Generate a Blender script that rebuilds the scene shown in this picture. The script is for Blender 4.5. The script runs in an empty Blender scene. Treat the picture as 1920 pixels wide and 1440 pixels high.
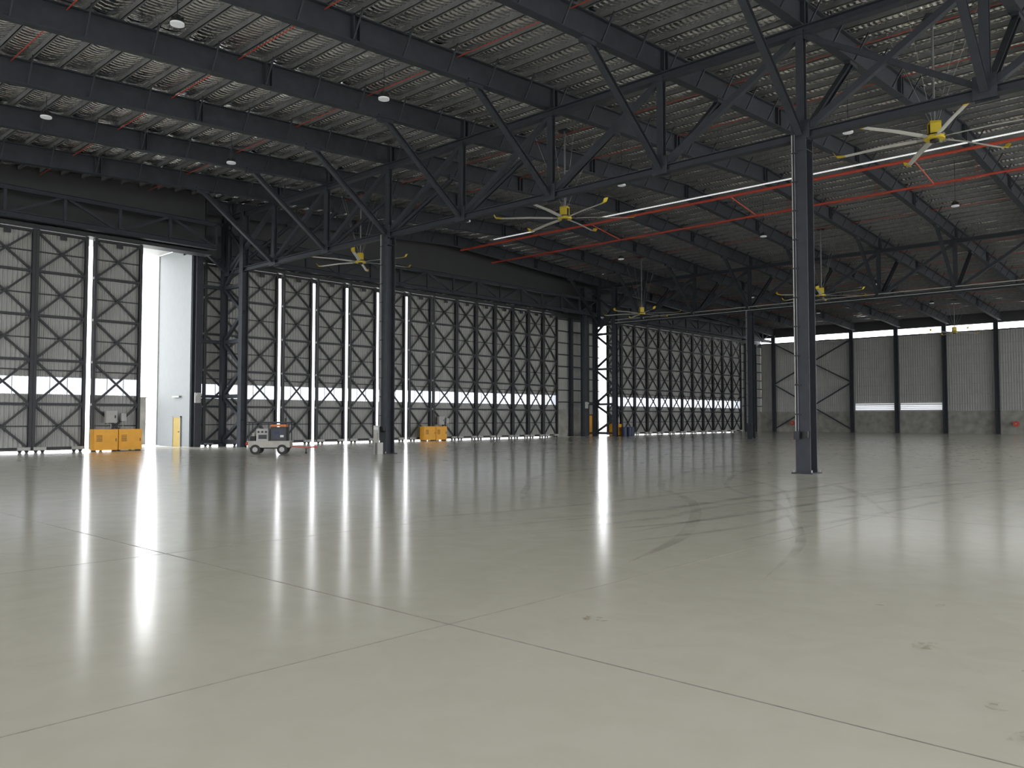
import bpy, math, random
from mathutils import Vector, Matrix, noise
random.seed(4)
SC=bpy.context.scene
# ------------------------------------------------------------------ materials
def new_mat(name):
    m=bpy.data.materials.new(name); m.use_nodes=True
    nt=m.node_tree; b=nt.nodes['Principled BSDF']; return m,nt,b
def noisy(name,col,rough=.6,metal=0.,var=.15,scale=3.,bump=0.,bscale=20.,spec=.5):
    m,nt,b=new_mat(name)
    tc=nt.nodes.new('ShaderNodeTexCoord'); n=nt.nodes.new('ShaderNodeTexNoise')
    n.inputs['Scale'].default_value=scale; n.inputs['Detail'].default_value=5
    nt.links.new(tc.outputs['Object'],n.inputs['Vector'])
    r=nt.nodes.new('ShaderNodeValToRGB')
    r.color_ramp.elements[0].position=.3; r.color_ramp.elements[1].position=.7
    r.color_ramp.elements[0].color=tuple(c*(1-var) for c in col)+(1,)
    r.color_ramp.elements[1].color=tuple(min(1,c*(1+var)) for c in col)+(1,)
    nt.links.new(n.outputs['Fac'],r.inputs['Fac']); nt.links.new(r.outputs['Color'],b.inputs['Base Color'])
    b.inputs['Roughness'].default_value=rough; b.inputs['Metallic'].default_value=metal
    b.inputs['Specular IOR Level'].default_value=spec
    if bump>0:
        n2=nt.nodes.new('ShaderNodeTexNoise'); n2.inputs['Scale'].default_value=bscale
        nt.links.new(tc.outputs['Object'],n2.inputs['Vector'])
        bp=nt.nodes.new('ShaderNodeBump'); bp.inputs['Strength'].default_value=bump; bp.inputs['Distance'].default_value=.05
        nt.links.new(n2.outputs['Fac'],bp.inputs['Height']); nt.links.new(bp.outputs['Normal'],b.inputs['Normal'])
    return m
STEEL=noisy('painted_steel_dark',(.036,.04,.048),.6,0,.12,spec=.2)
PURL=noisy('galvanised_purlin',(.17,.175,.18),.45,.3,.15)
DSTEEL=noisy('door_steel',(.03,.031,.034),.5,0,.12,spec=.3)
CLAD=noisy('grey_cladding',(.27,.27,.255),.5,0,.06,1.)
ECLAD=noisy('end_wall_cladding',(.32,.32,.305),.5,0,.06,1.)
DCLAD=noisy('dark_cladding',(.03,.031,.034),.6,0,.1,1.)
CONC=noisy('precast_concrete',(.24,.235,.21),.85,0,.25,1.2,.3,30)
WHITE=noisy('white_cladding',(.2,.215,.22),.6,0,.03)
SOFF=noisy('soffit_white',(.45,.46,.46),.6,0,.03)
SIGN=noisy('sign_white',(.6,.6,.58),.6,0,.03)
YEL=noisy('yellow_paint',(.7,.33,.015),.45,0,.06)
DYEL=noisy('yellow_door_paint',(.3,.2,.01),.45,0,.06)
FYEL=noisy('fan_yellow',(.6,.45,.03),.45,0,.06)
BLACK=noisy('black_rubber',(.015,.015,.016),.7,0,.2)
RED=noisy('red_pipe_paint',(.42,.05,.025),.45,0,.08)
ALU=noisy('fan_aluminium',(.6,.6,.57),.4,.3,.05)
LGREY=noisy('light_grey_metal',(.33,.33,.31),.5,0,.08)
BLUE=noisy('blue_plastic',(.01,.022,.06),.5,0,.1)
DGREY=noisy('cart_dark_panel',(.03,.035,.05),.5,0,.1)
ORG=noisy('orange_paint',(.5,.15,.03),.5,0,.06)
CREAM=noisy('cream_paint',(.32,.31,.27),.5,0,.1)
APRON=noisy('apron_concrete',(.6,.6,.57),.9,0,.08)
SEAL=noisy('joint_sealant',(.2,.195,.165),.8,0,.3,8)
m,nt,b=new_mat('translucent_sheet')
out=nt.nodes['Material Output']; tr=nt.nodes.new('ShaderNodeBsdfTranslucent'); tr.inputs['Color'].default_value=(.26,.275,.3,1)
tp=nt.nodes.new('ShaderNodeBsdfTransparent'); tp.inputs['Color'].default_value=(.5,.52,.56,1)
mx=nt.nodes.new('ShaderNodeMixShader'); mx.inputs[0].default_value=.1
nt.links.new(tr.outputs[0],mx.inputs[1]); nt.links.new(tp.outputs[0],mx.inputs[2]); nt.links.new(mx.outputs[0],out.inputs['Surface'])
TRANS=m
def emis(name,col,s):
    m,nt,b=new_mat(name); b.inputs['Base Color'].default_value=col+(1,)
    b.inputs['Emission Color'].default_value=col+(1,); b.inputs['Emission Strength'].default_value=s; return m
LAMP=emis('lamp_diffuser',(.7,.72,.75),.1)
RIDGE=emis('ridge_glow',(.95,.97,1.),.5)  # emission stands in for daylight along the ridge
# foil
m,nt,b=new_mat('roof_foil')
tc=nt.nodes.new('ShaderNodeTexCoord')
mp=nt.nodes.new('ShaderNodeMapping'); mp.inputs['Scale'].default_value=(2.6,2.2,1)
nt.links.new(tc.outputs['Object'],mp.inputs['Vector'])
n1=nt.nodes.new('ShaderNodeTexNoise'); n1.inputs['Scale'].default_value=1.0; n1.inputs['Detail'].default_value=4
nt.links.new(mp.outputs[0],n1.inputs['Vector'])
w=nt.nodes.new('ShaderNodeTexWave'); w.bands_direction='Y'; w.inputs['Scale'].default_value=1.6; w.inputs['Distortion'].default_value=.8; w.inputs['Detail'].default_value=1
nt.links.new(tc.outputs['Object'],w.inputs['Vector'])
ad=nt.nodes.new('ShaderNodeMath'); ad.operation='ADD'
nt.links.new(n1.outputs['Fac'],ad.inputs[0])
mu=nt.nodes.new('ShaderNodeMath'); mu.operation='MULTIPLY'; mu.inputs[1].default_value=.16
nt.links.new(w.outputs['Fac'],mu.inputs[0]); nt.links.new(mu.outputs[0],ad.inputs[1])
bp=nt.nodes.new('ShaderNodeBump'); bp.inputs['Strength'].default_value=1.; bp.inputs['Distance'].default_value=.17
nt.links.new(ad.outputs[0],bp.inputs['Height']); nt.links.new(bp.outputs['Normal'],b.inputs['Normal'])
b.inputs['Base Color'].default_value=(.88,.88,.87,1)
b.inputs['Metallic'].default_value=1.; b.inputs['Roughness'].default_value=.18
FOIL=m
# floor
m,nt,b=new_mat('sealed_concrete_floor')
tc=nt.nodes.new('ShaderNodeTexCoord')
n1=nt.nodes.new('ShaderNodeTexNoise'); n1.inputs['Scale'].default_value=.2; n1.inputs['Detail'].default_value=8; n1.inputs['Roughness'].default_value=.6
nt.links.new(tc.outputs['Object'],n1.inputs['Vector'])
r=nt.nodes.new('ShaderNodeValToRGB'); r.color_ramp.elements[0].position=.3; r.color_ramp.elements[1].position=.7
r.color_ramp.elements[0].color=(.49,.475,.395,1); r.color_ramp.elements[1].color=(.53,.515,.43,1)
nt.links.new(n1.outputs['Fac'],r.inputs['Fac'])
n4=nt.nodes.new('ShaderNodeTexNoise'); n4.inputs['Scale'].default_value=2.2; n4.inputs['Detail'].default_value=8; n4.inputs['Distortion'].default_value=1.
nt.links.new(tc.outputs['Object'],n4.inputs['Vector'])
r4=nt.nodes.new('ShaderNodeValToRGB'); r4.color_ramp.elements[0].position=.35; r4.color_ramp.elements[1].position=.6
r4.color_ramp.elements[0].color=(.95,.95,.94,1); r4.color_ramp.elements[1].color=(1,1,1,1)
nt.links.new(n4.outputs['Fac'],r4.inputs['Fac'])
mxc=nt.nodes.new('ShaderNodeMix'); mxc.data_type='RGBA'; mxc.blend_type='MULTIPLY'; mxc.inputs['Factor'].default_value=.8
nt.links.new(r.outputs['Color'],mxc.inputs['A']); nt.links.new(r4.outputs['Color'],mxc.inputs['B']); nt.links.new(mxc.outputs['Result'],b.inputs['Base Color'])
mr=nt.nodes.new('ShaderNodeMapRange'); mr.inputs['To Min'].default_value=.13; mr.inputs['To Max'].default_value=.19
nt.links.new(n4.outputs['Fac'],mr.inputs['Value']); nt.links.new(mr.outputs[0],b.inputs['Roughness'])
b.inputs['Specular IOR Level'].default_value=.28
FLOOR=m
def decal(name,col,amax,scale,lo,hi,rough):
    m,nt,b=new_mat(name); b.inputs['Base Color'].default_value=col+(1,); b.inputs['Roughness'].default_value=rough
    b.inputs['Specular IOR Level'].default_value=.28
    tc=nt.nodes.new('ShaderNodeTexCoord'); n=nt.nodes.new('ShaderNodeTexNoise'); n.inputs['Scale'].default_value=scale; n.inputs['Detail'].default_value=6
    nt.links.new(tc.outputs['Object'],n.inputs['Vector'])
    mr=nt.nodes.new('ShaderNodeMapRange'); mr.inputs['From Min'].default_value=lo; mr.inputs['From Max'].default_value=hi; mr.inputs['To Max'].default_value=amax
    nt.links.new(n.outputs['Fac'],mr.inputs['Value']); nt.links.new(mr.outputs[0],b.inputs['Alpha']); return m
TYRE=decal('tyre_rubber_mark',(.22,.215,.18),.3,1.6,.32,.7,.17)
STAIN=decal('mud_stain',(.25,.2,.12),.5,14.,.5,.62,.4)

# ------------------------------------------------------------------ mesh builder
class MB:
    def __init__(s): s.v=[];s.f=[];s.m=[];s.mats=[]
    def mi(s,mat):
        if mat not in s.mats: s.mats.append(mat)
        return s.mats.index(mat)
    def face(s,pts,mat):
        i=len(s.v); s.v+= [tuple(p) for p in pts]; s.f.append(tuple(range(i,i+len(pts)))); s.m.append(s.mi(mat))
    def hexa(s,P,mat):
        i=len(s.v); s.v+=[tuple(p) for p in P]; k=s.mi(mat)
        for q in ((0,3,2,1),(4,5,6,7),(0,1,5,4),(1,2,6,5),(2,3,7,6),(3,0,4,7)):
            s.f.append(tuple(i+a for a in q)); s.m.append(k)
    def box(s,x0,x1,y0,y1,z0,z1,mat):
        s.hexa([(x0,y0,z0),(x1,y0,z0),(x1,y1,z0),(x0,y1,z0),(x0,y0,z1),(x1,y0,z1),(x1,y1,z1),(x0,y1,z1)],mat)
    def frame(s,a,b,up=(0,0,1)):
        a=Vector(a);b=Vector(b);d=(b-a).normalized();u=Vector(up)
        if abs(d.dot(u))>.98: u=Vector((0,1,0)) if abs(d.y)<.9 else Vector((1,0,0))
        r=d.cross(u).normalized(); u=r.cross(d).normalized(); return a,b,d,r,u
    def beam(s,a,b,w,h,mat,up=(0,0,1),ow=0,oh=0):
        a,b,d,r,u=s.frame(a,b,up); P=[]
        for p in (a,b):
            c=p+r*ow+u*oh
            P+=[c-r*w/2-u*h/2,c+r*w/2-u*h/2,c+r*w/2+u*h/2,c-r*w/2+u*h/2]
        s.hexa(P,mat)
    def ibeam(s,a,b,w,h,t,mat,up=(0,0,1)):
        s.beam(a,b,t,h-2*t,mat,up); s.beam(a,b,w,t,mat,up,0,h/2-t/2); s.beam(a,b,w,t,mat,up,0,-h/2+t/2)
    def cyl(s,a,b,r,mat,n=10,r2=None):
        if r2 is None:r2=r
        a,b,d,x,y=s.frame(a,b); i=len(s.v); k=s.mi(mat)
        for j in range(n):
            t=2*math.pi*j/n; o=x*math.cos(t)+y*math.sin(t)
            s.v.append(tuple(a+o*r)); s.v.append(tuple(b+o*r2))
        for j in range(n):
            q=(j+1)%n; s.f.append((i+2*j,i+2*q,i+2*q+1,i+2*j+1)); s.m.append(k)
        s.f.append(tuple(i+2*j for j in reversed(range(n)))); s.m.append(k)
        s.f.append(tuple(i+2*j+1 for j in range(n))); s.m.append(k)
    def mesh(s,name):
        me=bpy.data.meshes.new(name); me.from_pydata(s.v,[],s.f)
        for m in s.mats: me.materials.append(m)
        me.polygons.foreach_set('material_index',s.m); me.update(); return me
    def obj(s,name,loc=(0,0,0)):
        o=bpy.data.objects.new(name,s.mesh(name)); o.location=loc; SC.collection.objects.link(o); return o
def inst(name,me,loc,rz=0):
    o=bpy.data.objects.new(name,me); o.location=loc; o.rotation_euler=(0,0,rz); SC.collection.objects.link(o); return o

XL,XE,YB,YD=-13.,100.,-15.,48.2
RIDGEX=43.5
def zr(x): return 15.1-.06*abs(x-RIDGEX)+(.0 if x<RIDGEX else .008*(x-RIDGEX))
RY=[10.4+5.1*k for k in range(-4,8)]
RD=.85
# ------------------------------------------------------------------ floor
mb=MB(); mb.face([(XL,YB,0),(XE,YB,0),(XE,YD+.1,0),(XL,YD+.1,0)],FLOOR); mb.obj('floor')
mb=MB()
for x0,x1,y0,y1 in ((-250,350,YD+.1,300),(-250,350,-250,YB),(-250,XL,YB,YD+.1),(XE,350,YB,YD+.1)):
    mb.face([(x0,y0,-.02),(x1,y0,-.02),(x1,y1,-.02),(x0,y1,-.02)],APRON)
mb.obj('apron_ground')
mb=MB()
for x in (4.67,): mb.box(x-.006,x+.006,YB,47,.0005,.002,SEAL)
for x in (14.8,35.,55,75): mb.box(x-.003,x+.003,YB,47,.0005,.0015,SEAL)
for y in (5.0,): mb.box(XL,XE,y-.004,y+.004,.0005,.002,SEAL)
for y in (-5,10.2,20.4,30.6): mb.box(XL,XE,y-.003,y+.003,.0005,.0015,SEAL)
mb.obj('floor_joints')
# ------------------------------------------------------------------ tyre marks
def cat(P,n=14):
    out=[];P=[Vector(p+(0,)) for p in P]; Q=[P[0]*2-P[1]]+P+[P[-1]*2-P[-2]]
    for i in range(1,len(Q)-2):
        for k in range(n):
            t=k/n;a,b_,c,d=Q[i-1:i+3]
            out.append(.5*((2*b_)+(c-a)*t+(2*a-5*b_+4*c-d)*t*t+(3*b_-a-3*c+d)*t**3))
    out.append(P[-1]); return out
curves=[
 [(12.2,9.9),(15.4,12.6),(19.3,15.3),(23,15.6),(23.6,13.2),(20.2,8.6),(14,5.2)],
 [(9,8.9),(13.1,7.6),(23.9,7.2),(29.9,5.6)],
 [(9.95,6.2),(14,6.0),(25,4.65),(35,0)],
 [(7,10.5),(12,9.2),(18,8.9),(22,9.0)],
 [(16,16),(20,14),(27,12.8),(35,11),(44,2)],
 [(30,2),(32,9),(40,15),(58,17)],
 [(8,4.7),(11,5.6),(15,7.8),(19,11),(27,13.4),(40,12)],
 [(18,22),(24,20),(34,20),(44,23),(60,22)],
 [(9,7.4),(12,6.8),(15,6.9),(22,5.5),(28,3.0)],
]
mb=MB(); zi=0
for c in curves:
    pts=cat(c)
    for off in (-.8,.8):
        zi+=1; z=.002+.0004*zi; w0=.07 if off<0 else .1
        pr=None
        for i,p in enumerate(pts):
            w=w0*min(1,(i+.3)/12,(len(pts)-1-i+.3)/12)
            d=(pts[min(i+1,len(pts)-1)]-pts[max(i-1,0)]).normalized(); n=Vector((-d.y,d.x,0))
            a=p+n*(off-w); b2=p+n*(off+w); a.z=b2.z=z
            if pr: mb.face([pr[0],pr[1],b2,a],TYRE)
            pr=(a,b2)
mb.obj('tyre_marks')
mb=MB()
for j,(x,y,rx,ry) in enumerate(((6.6,1.9,.16,.1),(5.05,.95,.15,.12),(5.6,4.2,.1,.15),(7.7,2.6,.08,.05),(8.1,2.2,.07,.05),(5.5,1.2,.1,.08),(6.4,1.2,.05,.05))):
    mb.face([(x+rx*math.cos(t*.524)*(.75+.25*random.random()),y+ry*math.sin(t*.524)*(.75+.25*random.random()),.012+.0004*j) for t in range(12)],STAIN)
mb.obj('floor_stains')
# ------------------------------------------------------------------ roof : sagging foil between purlins
PS=1.0
npur=int((XE-XL)/PS)
YS=[YB+.32*k for k in range(int((YD+.1-YB)/.32)+1)]+[YD+.1]
ny=len(YS); V=[];F=[]
nx=0
for i in range(npur):
    x0=XL+i*PS
    for k in range(5):
        x=x0+PS*k/5; nx+=1
        s=math.sin(math.pi*k/5)
        for j,y in enumerate(YS):
            q=noise.noise(Vector((i*3.7,y*.55,0)))
            sag=s*(.1+.12*q)
            V.append((x,y,zr(x)+RD+.215-sag))
nx+=1
for y in YS: V.append((XE,y,zr(XE)+RD+.215))
for a in range(nx-1):
    for j in range(ny-1):
        F.append((a*ny+j,a*ny+j+1,(a+1)*ny+j+1,(a+1)*ny+j))
me=bpy.data.meshes.new('ceiling'); me.from_pydata(V,[],F); me.materials.append(FOIL)
me.polygons.foreach_set('use_smooth',[True]*len(F)); me.update(); inst('ceiling',me,(0,0,0))
mb=MB()
for i in range(npur+1):
    x=XL+i*PS
    if x<-12.9 or x>XE-.1: continue
    z=zr(x)+RD
    mb.box(x-.012,x+.012,YB+.1,YD,z,z+.2,PURL)
    mb.box(x-.012,x+.075,YB+.1,YD,z,z+.015,PURL)
mb.obj('roof_purlins')
def rafter(y):
    mb=MB()
    for xa,xb in ((XL+.1,RIDGEX),(RIDGEX,XE-.35)):
        A=(xa,y,zr(xa)+RD/2); B=(xb,y,zr(xb)+RD/2)
        mb.ibeam(A,B,.32,RD,.035,STEEL)
    for x in (6.,15.,24.7,34.,43.5,53.,62.3,71.,81.,90.):
        z=zr(x)
        for s in (-1,1):
            mb.box(x-.03,x+.03,y+s*.015,y+s*.16,z,z+RD,STEEL)
        mb.box(x+.22,x+.26,y-.16,y+.16,z,z+RD-.02,STEEL)
    for i in range(2,npur,2):
        x=XL+i*PS
        if abs(x-RIDGEX)<1: continue
        for s in (-1,1):
            mb.beam((x,y+s*.12,zr(x)+.06),(x,y+s*.62,zr(x)+RD+.05),.05,.05,STEEL)
    return mb
for y in RY: rafter(y).obj('roof_rafter')
# ------------------------------------------------------------------ trusses
ZB=10.5
def truss(X,ys,knee=True):
    mb=MB(); zt=zr(X)-.14
    y0,y1=min(ys),max(ys)
    mb.ibeam((X,y0,ZB),(X,y1,ZB),.3,.26,.03,STEEL)
    mb.ibeam((X,y0,zt),(X,y1,zt),.3,.28,.03,STEEL)
    for y in ys:
        mb.ibeam((X,y,ZB),(X,y,zt),.24,.24,.025,STEEL,up=(1,0,0))
        for s in (-1,1):
            mb.box(X+s*.13,X+s*.145,y-.3,y+.3,ZB-.2,ZB+.45,STEEL)
        if knee:
            for s in (-1,1):
                mb.ibeam((X+s*.15,y,ZB+.05),(X+s*4.3,y,zr(X+s*4.3)+.0),.2,.2,.02,STEEL)
                mb.box(X+s*4.3-.35,X+s*4.3+.35,y-.1,y+.1,zr(X+s*4.3)-.14,zr(X+s*4.3)+.1,STEEL)
    for a,b_ in zip(ys[:-1],ys[1:]):
        mb.beam((X,b_,ZB+.1),(X,a,zt-.1),.2,.2,STEEL)
    mb.beam((X,5.3,ZB+.1),(X,10.4,zt-.1),.1,.16,STEEL) if X<30 else None
    return mb
truss(24.7,RY).obj('roof_truss'); truss(62.3,RY).obj('roof_truss')
# ------------------------------------------------------------------ columns
def column(x,y,extras=0):
    mb=MB()
    mb.ibeam((x,y,0),(x,y,ZB-.13),.46,.52,.035,STEEL,up=(1,0,0))
    mb.box(x-.36,x+.36,y-.33,y+.33,0,.04,STEEL)
    for z in (ZB-.5,ZB-.13): mb.box(x-.28,x+.28,y-.25,y+.25,z-.02,z,STEEL)
    for sx in (-1,1):
        for sy in (-1,1): mb.cyl((x+sx*.3,y+sy*.28,0.04),(x+sx*.3,y+sy*.28,.12),.02,LGREY,6)
    mb.cyl((x-.3,y+.2,1.3),(x-.3,y+.2,ZB),.018,LGREY,6)
    mb.cyl((x-.3,y+.12,1.3),(x-.3,y+.12,ZB),.012,PURL,6)
    mb.box(x-.42,x-.262,y+.06,y+.22,1.05,1.3,STEEL)
    mb.box(x-.38,x-.262,y-.2,y-.06,1.1,1.3,BLACK)
    for k in range(10): mb.box(x-.33,x-.262,y+.04,y+.2,1.8+k*.9,1.84+k*.9,STEEL)
    return mb.obj('steel_column')
for x in (24.7,62.3):
    for y in (-10.,10.4,30.8): column(x,y)
mb=MB(); mb.box(24.0,24.03,30.55,30.95,.55,1.35,LGREY); mb.box(24.0,24.3,30.6,30.65,.0,.55,LGREY);mb.box(24.0,24.3,30.85,30.9,.0,.55,LGREY)
mb.box(23.985,24.0,30.6,30.9,1.15,1.3,SIGN); mb.box(23.96,24.0,30.63,30.87,.7,1.0,CREAM); mb.obj('column_sign_board')
# door towers
def tower(X):
    mb=MB(); ya,yb=44.3,46.6
    mb.ibeam((X,ya,0),(X,ya,13.9),.4,.42,.03,STEEL,up=(1,0,0))
    mb.ibeam((X,yb,0),(X,yb,13.9),.35,.35,.03,STEEL,up=(1,0,0))
    zs=[.3,3.0,6.3,9.6,ZB+3]
    for i,z in enumerate(zs): mb.beam((X,ya,z),(X,yb,z),.2,.22,STEEL)
    for i,(a,c) in enumerate(zip(zs[:-1],zs[1:])):
        mid=(a+c)/2
        mb.beam((X,yb,a),(X,ya,mid),.18,.18,STEEL); mb.beam((X,ya,mid),(X,yb,c),.18,.18,STEEL)
    mb.ibeam((X-1.7,46.6,0),(X-1.7,46.6,13.9),.4,.5,.03,STEEL)
    for z in zs: mb.beam((X-1.7,46.6,z),(X,46.6,z),.18,.18,STEEL)
    mb.box(X-1.95,X-1.6,46.2,46.3,2.6,3.2,LGREY); mb.box(X-1.9,X-1.6,46.1,46.2,3.0,3.15,LGREY)
    return mb.obj('door_pocket_tower')
tower(24.7); tower(62.3)
# ------------------------------------------------------------------ doors
def leaf(w,H=11.1):
    mb=MB(); g=.0
    ps=.15
    for x in (ps/2,w-ps/2): mb.ibeam((x,0,.12),(x,0,H),ps,.18,.02,DSTEEL,up=(0,1,0))
    zs=[.2,2.4,4.6,6.8,9.0,H-.1]
    for z in zs: mb.beam((0,0,z),(w,0,z),.16,.12,DSTEEL)
    for a,c in zip(zs[:-1],zs[1:]):
        mb.beam((.08,-.02,a),(w-.08,-.02,c),.07,.1,DSTEEL); mb.beam((.08,.05,c),(w-.08,.05,a),.07,.1,DSTEEL)
    for z in (1.3,4.1,5.7,7.9,10.0): mb.beam((0,.11,z),(w,.11,z),.05,.06,DSTEEL)
    n=int(w/.1); yb=.15
    for (z0,z1,mat) in ((.08,2.9,CLAD),(2.9,3.77,TRANS),(3.77,H,CLAD)):
        if mat is TRANS:
            mb.face([(0,yb,z0),(w,yb,z0),(w,yb,z1),(0,yb,z1)],mat)
            for k in range(1,3): mb.box(w*k/3-.012,w*k/3+.012,yb-.04,yb-.01,z0,z1,CLAD)
            continue
        for k in range(n):
            xa,xb=w*k/n,w*(k+1)/n; e=.035
            ya=yb if k%2 else yb+e; yc=yb+e if k%2 else yb
            m1=xa+(xb-xa)*.7
            mb.face([(xa,ya,z0),(m1,ya,z0),(m1,ya,z1),(xa,ya,z1)],mat)
            mb.face([(m1,ya,z0),(xb,yc,z0),(xb,yc,z1),(m1,ya,z1)],mat)
    for x in (.35,w-.35):
        mb.box(x-.28,x+.28,-.2,.1,.12,.27,LGREY)
        for s in (-.15,.15): mb.cyl((x+s,-.09,.085),(x+s,-.02,.085),.085,BLACK,12)
    mb.box(w*.5-.15,w*.5+.15,-.16,-.1,H-.4,H-.15,DSTEEL)
    return mb
def leaves(js,y,gaps):
    for i,(a,c) in enumerate(zip(js[:-1],js[1:])):
        g0=gaps.get(a,.01)/2; g1=gaps.get(c,.01)/2
        w=c-a-g0-g1
        o=leaf(w).obj('hangar_door_leaf',(a+g0,y,0))
leaves([.65,3.25,5.85,8.45,11.05,13.65,16.26,18.9],44.7,{16.26:.3,5.85:.2})
leaves([23.6,26.2,28.8,31.4,34.1,36.8,39.5,42.0,44.6,46.8,49.,51.2,53.2,55.2,57.2],47.,{28.8:.35,31.4:.36,34.1:.38,36.8:.39,39.5:.4,42.:.22})
leaves([64.9+2.3*k for k in range(13)],47.,{})
def cabinet(w,h=1.1):
    mb=MB(); d=.55
    half=w/2
    for k in (0,1):
        x0=k*half+.02; x1=(k+1)*half-.02
        mb.box(x0,x1,0,d,.06,h,YEL); mb.box(x0-.01,x1+.01,-.01,d+.01,h,h+.03,YEL)
        mb.box(x0+.04,x1-.04,-.012,0,.12,h-.06,YEL)
        for r_ in range(6): mb.box(x0+.12,x0+.4,-.02,-.012,.5+r_*.06,.525+r_*.06,BLACK)
        mb.box(x1-.12,x1-.09,-.035,-.012,.5,.66,BLACK)
        for xx in (x0+.05,x1-.1): mb.box(xx,xx+.05,.02,d-.02,0,.06,BLACK)
    return mb
def ctrl():
    mb=MB(); mb.box(-.28,.28,0,.22,0,.6,LGREY); mb.box(-.3,.3,-.02,.24,.6,.63,LGREY); mb.box(-.24,.24,-.015,0,.05,.55,LGREY)
    mb.box(.5,.75,0,.18,.1,.5,LGREY); mb.cyl((.0,.1,-.9),(0,.1,0),.02,LGREY,6); mb.cyl((.62,.1,-.9),(.62,.1,.1),.02,LGREY,6); mb.box(.15,.2,-.03,-.015,.25,.4,BLACK); return mb
cabinet(2.45).obj('yellow_battery_cabinet',(16.2,43.7,0)); cabinet(2.3,1.05).obj('yellow_battery_cabinet',(40.4,46.0,0)); cabinet(1.3,1.1).obj('yellow_battery_cabinet',(63.6,45.4,0))
cm=ctrl()
cm.obj('door_control_box',(17.3,44.3,1.45)); cm.obj('door_control_box',(42.7,46.6,1.2)); cm.obj('door_control_box',(65.4,46.5,1.2))
def drum():
    mb=MB(); mb.cyl((0,0,0),(0,0,.85),.28,BLUE,20)
    for z in (.02,.3,.58,.84): mb.cyl((0,0,z-.015),(0,0,z+.015),.295,BLUE,20)
    mb.cyl((.15,0,.85),(.15,0,.88),.04,BLACK,8); return mb.mesh('blue_drum')
dm=drum()
for x,y in ((64.6,44.9),(65.3,44.8),(66.0,45.0)): inst('blue_drum',dm,(x,y,0))
# ------------------------------------------------------------------ wall door side
def corr(mb,x0,x1,y,z0,z1,mat,step=.2,axis='x',e=.04):
    n=max(1,int(abs(x1-x0)/step))
    for k in range(n):
        a=x0+(x1-x0)*k/n; c=x0+(x1-x0)*(k+1)/n; L=c-a
        P=[(a,0),(a+L*.4,0),(a+L*.5,e),(a+L*.9,e),(c,0)]
        for (p,q),(r_,s_) in zip(P[:-1],P[1:]):
            if axis=='x': mb.face([(p,y+q,z0),(r_,y+s_,z0),(r_,y+s_,z1),(p,y+q,z1)],mat)
            else: mb.face([(y+q,p,z0),(y+s_,r_,z0),(y+s_,r_,z1),(y+q,p,z1)],mat)
mb=MB()
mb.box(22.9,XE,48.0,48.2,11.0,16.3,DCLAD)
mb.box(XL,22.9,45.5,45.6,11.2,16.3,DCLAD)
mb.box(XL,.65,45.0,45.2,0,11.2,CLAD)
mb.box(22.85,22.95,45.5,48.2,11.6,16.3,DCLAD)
for xa,xb in ((57.4,64.8),(92.6,XE)):
    mb.box(xa,xb,48.0,48.2,0,2.5,CONC); corr(mb,xa,xb,48.05,2.5,11.1,ECLAD)
    for k in range(8): mb.beam((xa,47.95,3.2+k*1.1),(xb,47.95,3.2+k*1.1),.1,.1,DSTEEL)
    x=xa+.2
    while x<xb: mb.ibeam((x,47.7,0),(x,47.7,11.1),.25,.35,.02,STEEL); x+=2.45
mb.obj('wall_door_side')
mb=MB()
for xa,xb,y in ((24.9,62.1,46.2),(62.5,99.4,46.2),(-12,22.7,43.9)):
    z0,z1=11.45,12.75
    mb.ibeam((xa,y,z0),(xb,y,z0),.3,.3,.03,STEEL); mb.ibeam((xa,y,z1),(xb,y,z1),.3,.25,.03,STEEL)
    n=int((xb-xa)/2.6)
    for k in range(n+1):
        x=xa+(xb-xa)*k/n
        mb.beam((x,y,z0),(x,y,z1),.14,.14,STEEL)
        mb.beam((x,y,z0),(x,y+1.4,z0+.1),.14,.14,STEEL)
        if k<n:
            x2=xa+(xb-xa)*(k+1)/n
            mb.beam((x,y,z0 if k%2 else z1),(x2,y,z1 if k%2 else z0),.12,.12,STEEL)
            mb.beam((x,y+.1,z0),(x2,y+1.4,z0),.1,.1,STEEL)
mb.obj('door_header_truss')
mb=MB()
mb.box(23.6,57.2,46.85,47.3,11.12,11.3,DSTEEL); mb.box(64.9,92.5,46.85,47.3,11.12,11.3,DSTEEL); mb.box(.6,22.8,44.5,45.4,11.12,11.3,DSTEEL)
mb.obj('door_top_track')
mb=MB()
mb.box(.6,22.8,44.66,44.74,0.0,.01,LGREY); mb.box(23.6,92.5,46.96,47.04,0.0,.01,LGREY)
mb.obj('door_floor_rail')
mb=MB()
mb.box(22.85,23.1,47.1,51.4,0,12.0,WHITE)
mb.box(22.8,23.15,51.4,51.5,0,12.0,LGREY)
mb.obj('wall_pocket_exterior')
mb=MB(); mb.box(0,22.8,45.65,51.6,12.0,12.2,SOFF); mb.obj('canopy_soffit')
mb=MB(); mb.box(20.9,22.9,53.2,53.5,0,3.0,CONC); mb.box(20.85,22.95,53.15,53.55,3.0,3.06,CONC); mb.obj('concrete_screen_wall')
mb=MB(); mb.box(22.80,22.84,48.16,49.1,0,1.75,DYEL); mb.box(22.78,22.84,48.1,48.16,0,1.82,WHITE); mb.box(22.78,22.84,49.1,49.16,0,1.82,WHITE); mb.box(22.78,22.84,48.1,49.16,1.75,1.82,WHITE); mb.box(22.76,22.8,48.28,48.4,.85,.9,BLACK); mb.obj('door_1')
mb=MB(); mb.box(22.7,22.84,48.2,49.1,2.95,3.05,LGREY); mb.obj('wall_light')
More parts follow.
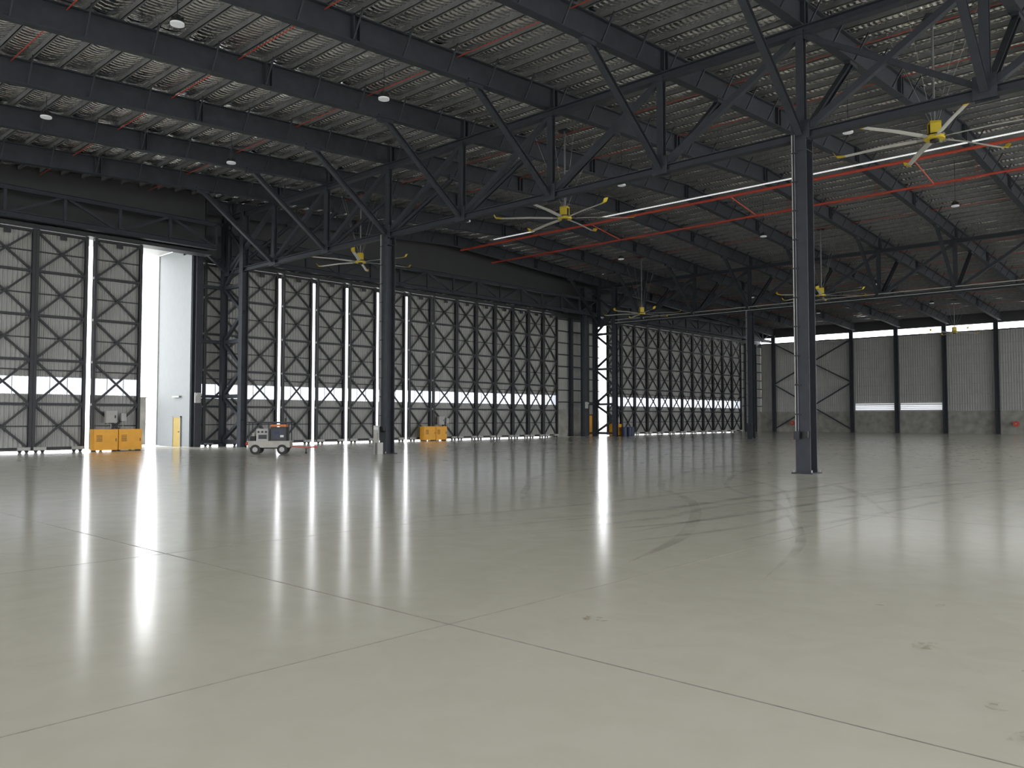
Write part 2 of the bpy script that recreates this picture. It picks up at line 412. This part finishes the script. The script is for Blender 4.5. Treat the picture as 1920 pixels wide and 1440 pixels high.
mb=MB(); mb.box(62.7,63.5,47.86,47.95,0,1.95,YEL); mb.box(62.6,62.7,47.84,47.98,0,2.05,DSTEEL); mb.box(63.5,63.6,47.84,47.98,0,2.05,DSTEEL); mb.box(62.6,63.6,47.84,47.98,1.95,2.05,DSTEEL); mb.box(62.78,62.9,47.82,47.86,.9,.94,BLACK); mb.obj('door_2')
# ------------------------------------------------------------------ end wall
EY=[46.1]+[36.3-5.1*k for k in range(0,11)]
mb=MB()
mb.box(XE,XE+.2,YB,YD,0,2.5,CONC)
corr(mb,YB,YD,XE+.02,2.5,11.25,ECLAD,.25,'y')
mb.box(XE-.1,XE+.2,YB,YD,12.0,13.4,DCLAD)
mb.obj('wall_end')
mb=MB()
for y in EY:
    mb.ibeam((XE-.35,y,0),(XE-.35,y,12.3),.3,.45,.03,STEEL)
for k in range(8): mb.beam((XE-.06,YB,3.3+k*1.08),(XE-.06,YD,3.3+k*1.08),.05,.07,LGREY)
mb.beam((XE-.1,YB,11.25),(XE-.1,YD,11.25),.2,.12,STEEL)
for a,c in ((46.1,36.3),(-4.5,-9.6)):
    for z0,z1 in ((.3,6),(6,11.2)):
        mb.beam((XE-.3,a,z0),(XE-.3,c,z1),.14,.14,STEEL); mb.beam((XE-.35,a,z1),(XE-.35,c,z0),.14,.14,STEEL)
mb.obj('end_wall_frame')
GLOW=emis('louvre_glow',(.9,.93,.97),.7)
for i,(a,c) in enumerate(((26.5,30.9),(31.6,36.0))):
    mb=MB()
    mb.box(XE-.06,XE-.02,a,c,2.6,3.45,GLOW)
    for k in range(5): mb.box(XE-.1,XE-.06,a,c,2.6+k*.2,2.65+k*.2,LGREY)
    mb.box(XE-.1,XE-.05,a-.05,a,2.55,3.5,LGREY); mb.box(XE-.1,XE-.05,c,c+.05,2.55,3.5,LGREY)
    mb.obj('window_%d'%(i+1))
def reel():
    mb=MB(); mb.cyl((0,0,0),(-.06,0,0),.3,RED,20); mb.cyl((-.06,0,0),(-.2,0,0),.2,BLACK,20); mb.cyl((-.2,0,0),(-.26,0,0),.3,RED,20); mb.cyl((-.26,0,0),(-.3,0,0),.07,LGREY,10)
    mb.box(-.06,.25,-.05,.05,-.08,.08,RED); return mb.mesh('fire_hose_reel')
rm=reel(); inst('fire_hose_reel',rm,(XE-.26,43.7,1.1)); inst('fire_hose_reel',rm,(XE-.26,19.3,1.1))
mb=MB()
for ya,yb in ((YB,8),(42,YD)):  # unseen wall, its wide gap added to let sky light onto the floor
    mb.box(XL-.2,XL,ya,yb,0,2.5,CONC); corr(mb,ya,yb,XL-.05,2.5,13.0,CLAD,.25,'y')
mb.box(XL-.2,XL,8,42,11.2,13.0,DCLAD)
for y in (8.2,41.8): mb.ibeam((XL+.3,y,0),(XL+.3,y,11.6),.3,.4,.03,STEEL)
mb.obj('wall_left')
mb=MB(); mb.box(XL,XE,YB-.2,YB,12.0,16.3,DCLAD)
for x in (24.7,62.3,XE-.3): mb.ibeam((x,YB+.3,0),(x,YB+.3,12.5),.5,.5,.03,STEEL)
mb.obj('wall_back')
# ------------------------------------------------------------------ pipes & ridge glow strip
mb=MB()
def pipe(x,z,r,y0=YB+.3,y1=46,drops=True):
    mb.cyl((x,y0,z),(x,y1,z),r,RED,8)
    if drops:
        for y in RY:
            if y0<y<y1: mb.cyl((x,y+.3,z),(x,y+.3,zr(x)+RD+.02),.012,RED,5)
pipe(44.1,14.85,.08); pipe(47.6,14.35,.06)
for x in (3,8.5,14,19.5,29.5,34,38.5,52,57,67,72,77,82,87,93): pipe(x,zr(x)+RD-.12,.018,drops=False)
for y in (12.8,23.,33.3): mb.cyl((44.1,y,14.85),(47.6,y,14.35),.04,RED,6)
mb.obj('sprinkler_pipes')
mb=MB()  # added glowing strip in place of a daylight slot at the ridge
for y0,y1 in ((-14,10.),(10.2,32),(38,42)):
    mb.box(43.62,43.7,y0,y1,15.0,15.05,RIDGE); mb.box(43.6,43.72,y0,y1,15.05,15.08,LGREY)
mb.obj('ridge_glow_strip')
mb=MB(); mb.box(61.97,62.03,YB+1,44,ZB+.25,ZB+.31,LGREY); mb.box(61.92,61.97,YB+1,44,ZB-.03,ZB+.02,LGREY)
for y in RY[:-1]: mb.box(61.98,62.3,y-.03,y+.03,ZB+.13,ZB+.25,LGREY)
mb.obj('cable_tray')
# ------------------------------------------------------------------ high bay lights
def bay(L):
    mb=MB(); mb.cyl((0,0,0),(0,0,.05),.2,LAMP,20); mb.cyl((0,0,.05),(0,0,.12),.23,BLACK,20,.18); mb.cyl((0,0,.12),(0,0,.28),.1,BLACK,12)
    mb.cyl((0,0,.28),(0,0,L),.012,STEEL,5)
    for k in range(8):
        t=k*math.pi/4; mb.beam((.1*math.cos(t),.1*math.sin(t),.19),(.17*math.cos(t),.17*math.sin(t),.15),.015,.1,BLACK)
    return mb
for x in (3,10.6,18.2,33,48.5,69,84):
    me=bay(zr(x)+RD+.02-13.15 if x<60 else zr(x)+RD+.02-12.6).mesh('high_bay_light')
    for y in (1.,12.,23.,33.9): inst('high_bay_light',me,(x,y,13.15 if x<60 else 12.6))
# ------------------------------------------------------------------ fans
def fan(L,R=3.3):
    mb=MB()
    mb.cyl((0,0,-.06),(0,0,.04),.32,FYEL,20); mb.cyl((0,0,.04),(0,0,.1),.26,BLACK,20)
    mb.box(-.14,.14,-.14,.14,.1,.45,BLACK); mb.box(-.17,-.12,-.17,.17,.08,.5,FYEL); mb.box(.12,.17,-.17,.17,.08,.5,FYEL); mb.box(-.17,.17,-.17,.17,.46,.52,FYEL)
    mb.cyl((0,0,-.14),(0,0,-.06),.14,BLACK,14)
    mb.cyl((0,0,.5),(0,0,L),.04,PURL,8); mb.box(-.25,.25,-.25,.25,L-.05,L,STEEL); mb.cyl((0,0,L-.35),(0,0,L-.2),.09,PURL,8)
    for k in range(4):
        t=math.pi/4+k*math.pi/2; mb.cyl((.12*math.cos(t),.12*math.sin(t),.5),(1.6*math.cos(t),1.6*math.sin(t),L),.006,LGREY,4)
    for k in range(6):
        t=k*math.pi/3; R3=Matrix.Rotation(t,3,'Z')
        def sec(r,w,zz,tw):
            pts=[(-w*.5,0),(-w*.2,.022),(w*.25,.018),(w*.5,0),(w*.2,-.008),(-w*.3,-.01)]
            o=[]
            for a,c in pts:
                y=a*math.cos(tw)-c*math.sin(tw); z=a*math.sin(tw)+c*math.cos(tw)
                o.append(R3@Vector((r,y,zz+z)))
            return o
        S=[(.2,.16,-.01,.25,LGREY),(.55,.16,0,.25,ALU),(.6,.2,0,.22,ALU),(R*.5,.19,.02,.2,ALU),(R*.88,.17,-.01,.17,FYEL),(R*.97,.2,.02,.2,FYEL),(R,.24,.16,.3,FYEL)]
        for A,B in zip(S[:-1],S[1:]):
            P=sec(*A[:4]);Q=sec(*B[:4])
            for j in range(6):
                q=(j+1)%6; mb.face([P[j],P[q],Q[q],Q[j]],A[4])
        mb.face(sec(*S[-1][:4]),FYEL)
    return mb
for i,(x,y,z,a) in enumerate(((29.2,7.8,11.0,.55),(29.4,23.7,11.,.2),(29.5,39.4,11.,.8),(57.6,23.0,10.45,.3),(57.6,38.2,10.45,.9),(57.6,7.2,10.45,.1),(90,22.6,10.3,.6),(90,37.5,10.3,.2))):
    inst('ceiling_fan',fan(zr(x)+RD+.02-z).mesh('ceiling_fan'),(x,y,z),a)
# ------------------------------------------------------------------ ground power cart
def cart():
    mb=MB()
    mb.box(-.95,.95,-.5,.5,.32,.6,CREAM); mb.box(-1.,1.,-.53,.53,.58,.63,CREAM); mb.box(-.9,.9,-.4,.4,.26,.33,BLACK)
    for x in (-.62,.6):
        for s in (-1,1):
            mb.cyl((x,s*.4,.23),(x,s*.56,.23),.23,BLACK,22); mb.cyl((x,s*.56,.23),(x,s*.575,.23),.12,LGREY,14)
        mb.cyl((x,-.45,.23),(x,.45,.23),.03,BLACK,8)
    for x in (-.92,-.02,.9):
        for s in (-.46,.46): mb.box(x-.02,x+.02,s-.02,s+.02,.6,1.48,STEEL)
    mb.box(-1.0,.98,-.54,.54,1.48,1.53,DCLAD); mb.box(-.94,.92,-.48,.48,1.45,1.48,STEEL)
    mb.box(-.6,.0,-.38,.38,.63,1.2,LGREY)
    for i in range(3): mb.cyl((-.5+i*.17,-.38,1.05),(-.5+i*.17,-.4,1.05),.05,BLACK,10)
    mb.box(-.5,-.12,-.395,-.38,.72,.92,DCLAD)
    mb.box(.05,.78,-.42,.42,.63,1.28,DCLAD); mb.box(.05,.78,-.43,.43,1.3,1.4,ORG); mb.box(.12,.72,-.435,-.42,.72,1.15,DGREY); mb.box(.2,.45,-.445,-.435,.95,1.1,BLUE)
    mb.box(.5,.66,-.445,-.435,.8,.9,SIGN); mb.cyl((.65,.2,1.42),(.65,.2,1.7),.04,BLACK,10)
    mb.box(-.9,-.66,-.3,.3,.63,.85,BLACK)
    mb.cyl((-.75,-.1,.85),(-.75,-.1,1.0),.09,CREAM,12)
    mb.cyl((-.97,-.3,.5),(-1.08,-.3,.5),.09,RED,12)
    mb.beam((1,-.2,.35),(1.75,0,.3),.05,.05,RED); mb.beam((1,.2,.35),(1.75,0,.3),.05,.05,RED); mb.cyl((1.75,0,.3),(2.1,0,.33),.03,RED,8); mb.cyl((2.1,-.09,.33),(2.1,.09,.33),.06,RED,10)
    mb.cyl((1.65,0,0.03),(1.65,0,.3),.025,BLACK,6); mb.cyl((1.65,-.03,.05),(1.65,.03,.05),.05,BLACK,10)
    return mb
o=cart().obj('ground_power_cart',(20.9,34.8,0)); o.rotation_euler=(0,0,math.radians(-40))

# ------------------------------------------------------------------ world & camera
W=bpy.data.worlds.new('World'); SC.world=W; W.use_nodes=True
bg=W.node_tree.nodes['Background']; bg.inputs['Color'].default_value=(.96,.97,1.,1); bg.inputs['Strength'].default_value=6.5
cam=bpy.data.cameras.new('Camera'); co=bpy.data.objects.new('Camera',cam); SC.collection.objects.link(co)
co.location=(0,0,1.7); co.rotation_euler=(math.radians(92.39),0,math.radians(-47.4)); cam.sensor_width=36; cam.lens=36*1533/1920; cam.clip_end=1000
SC.camera=co
SC.view_settings.view_transform='Standard'
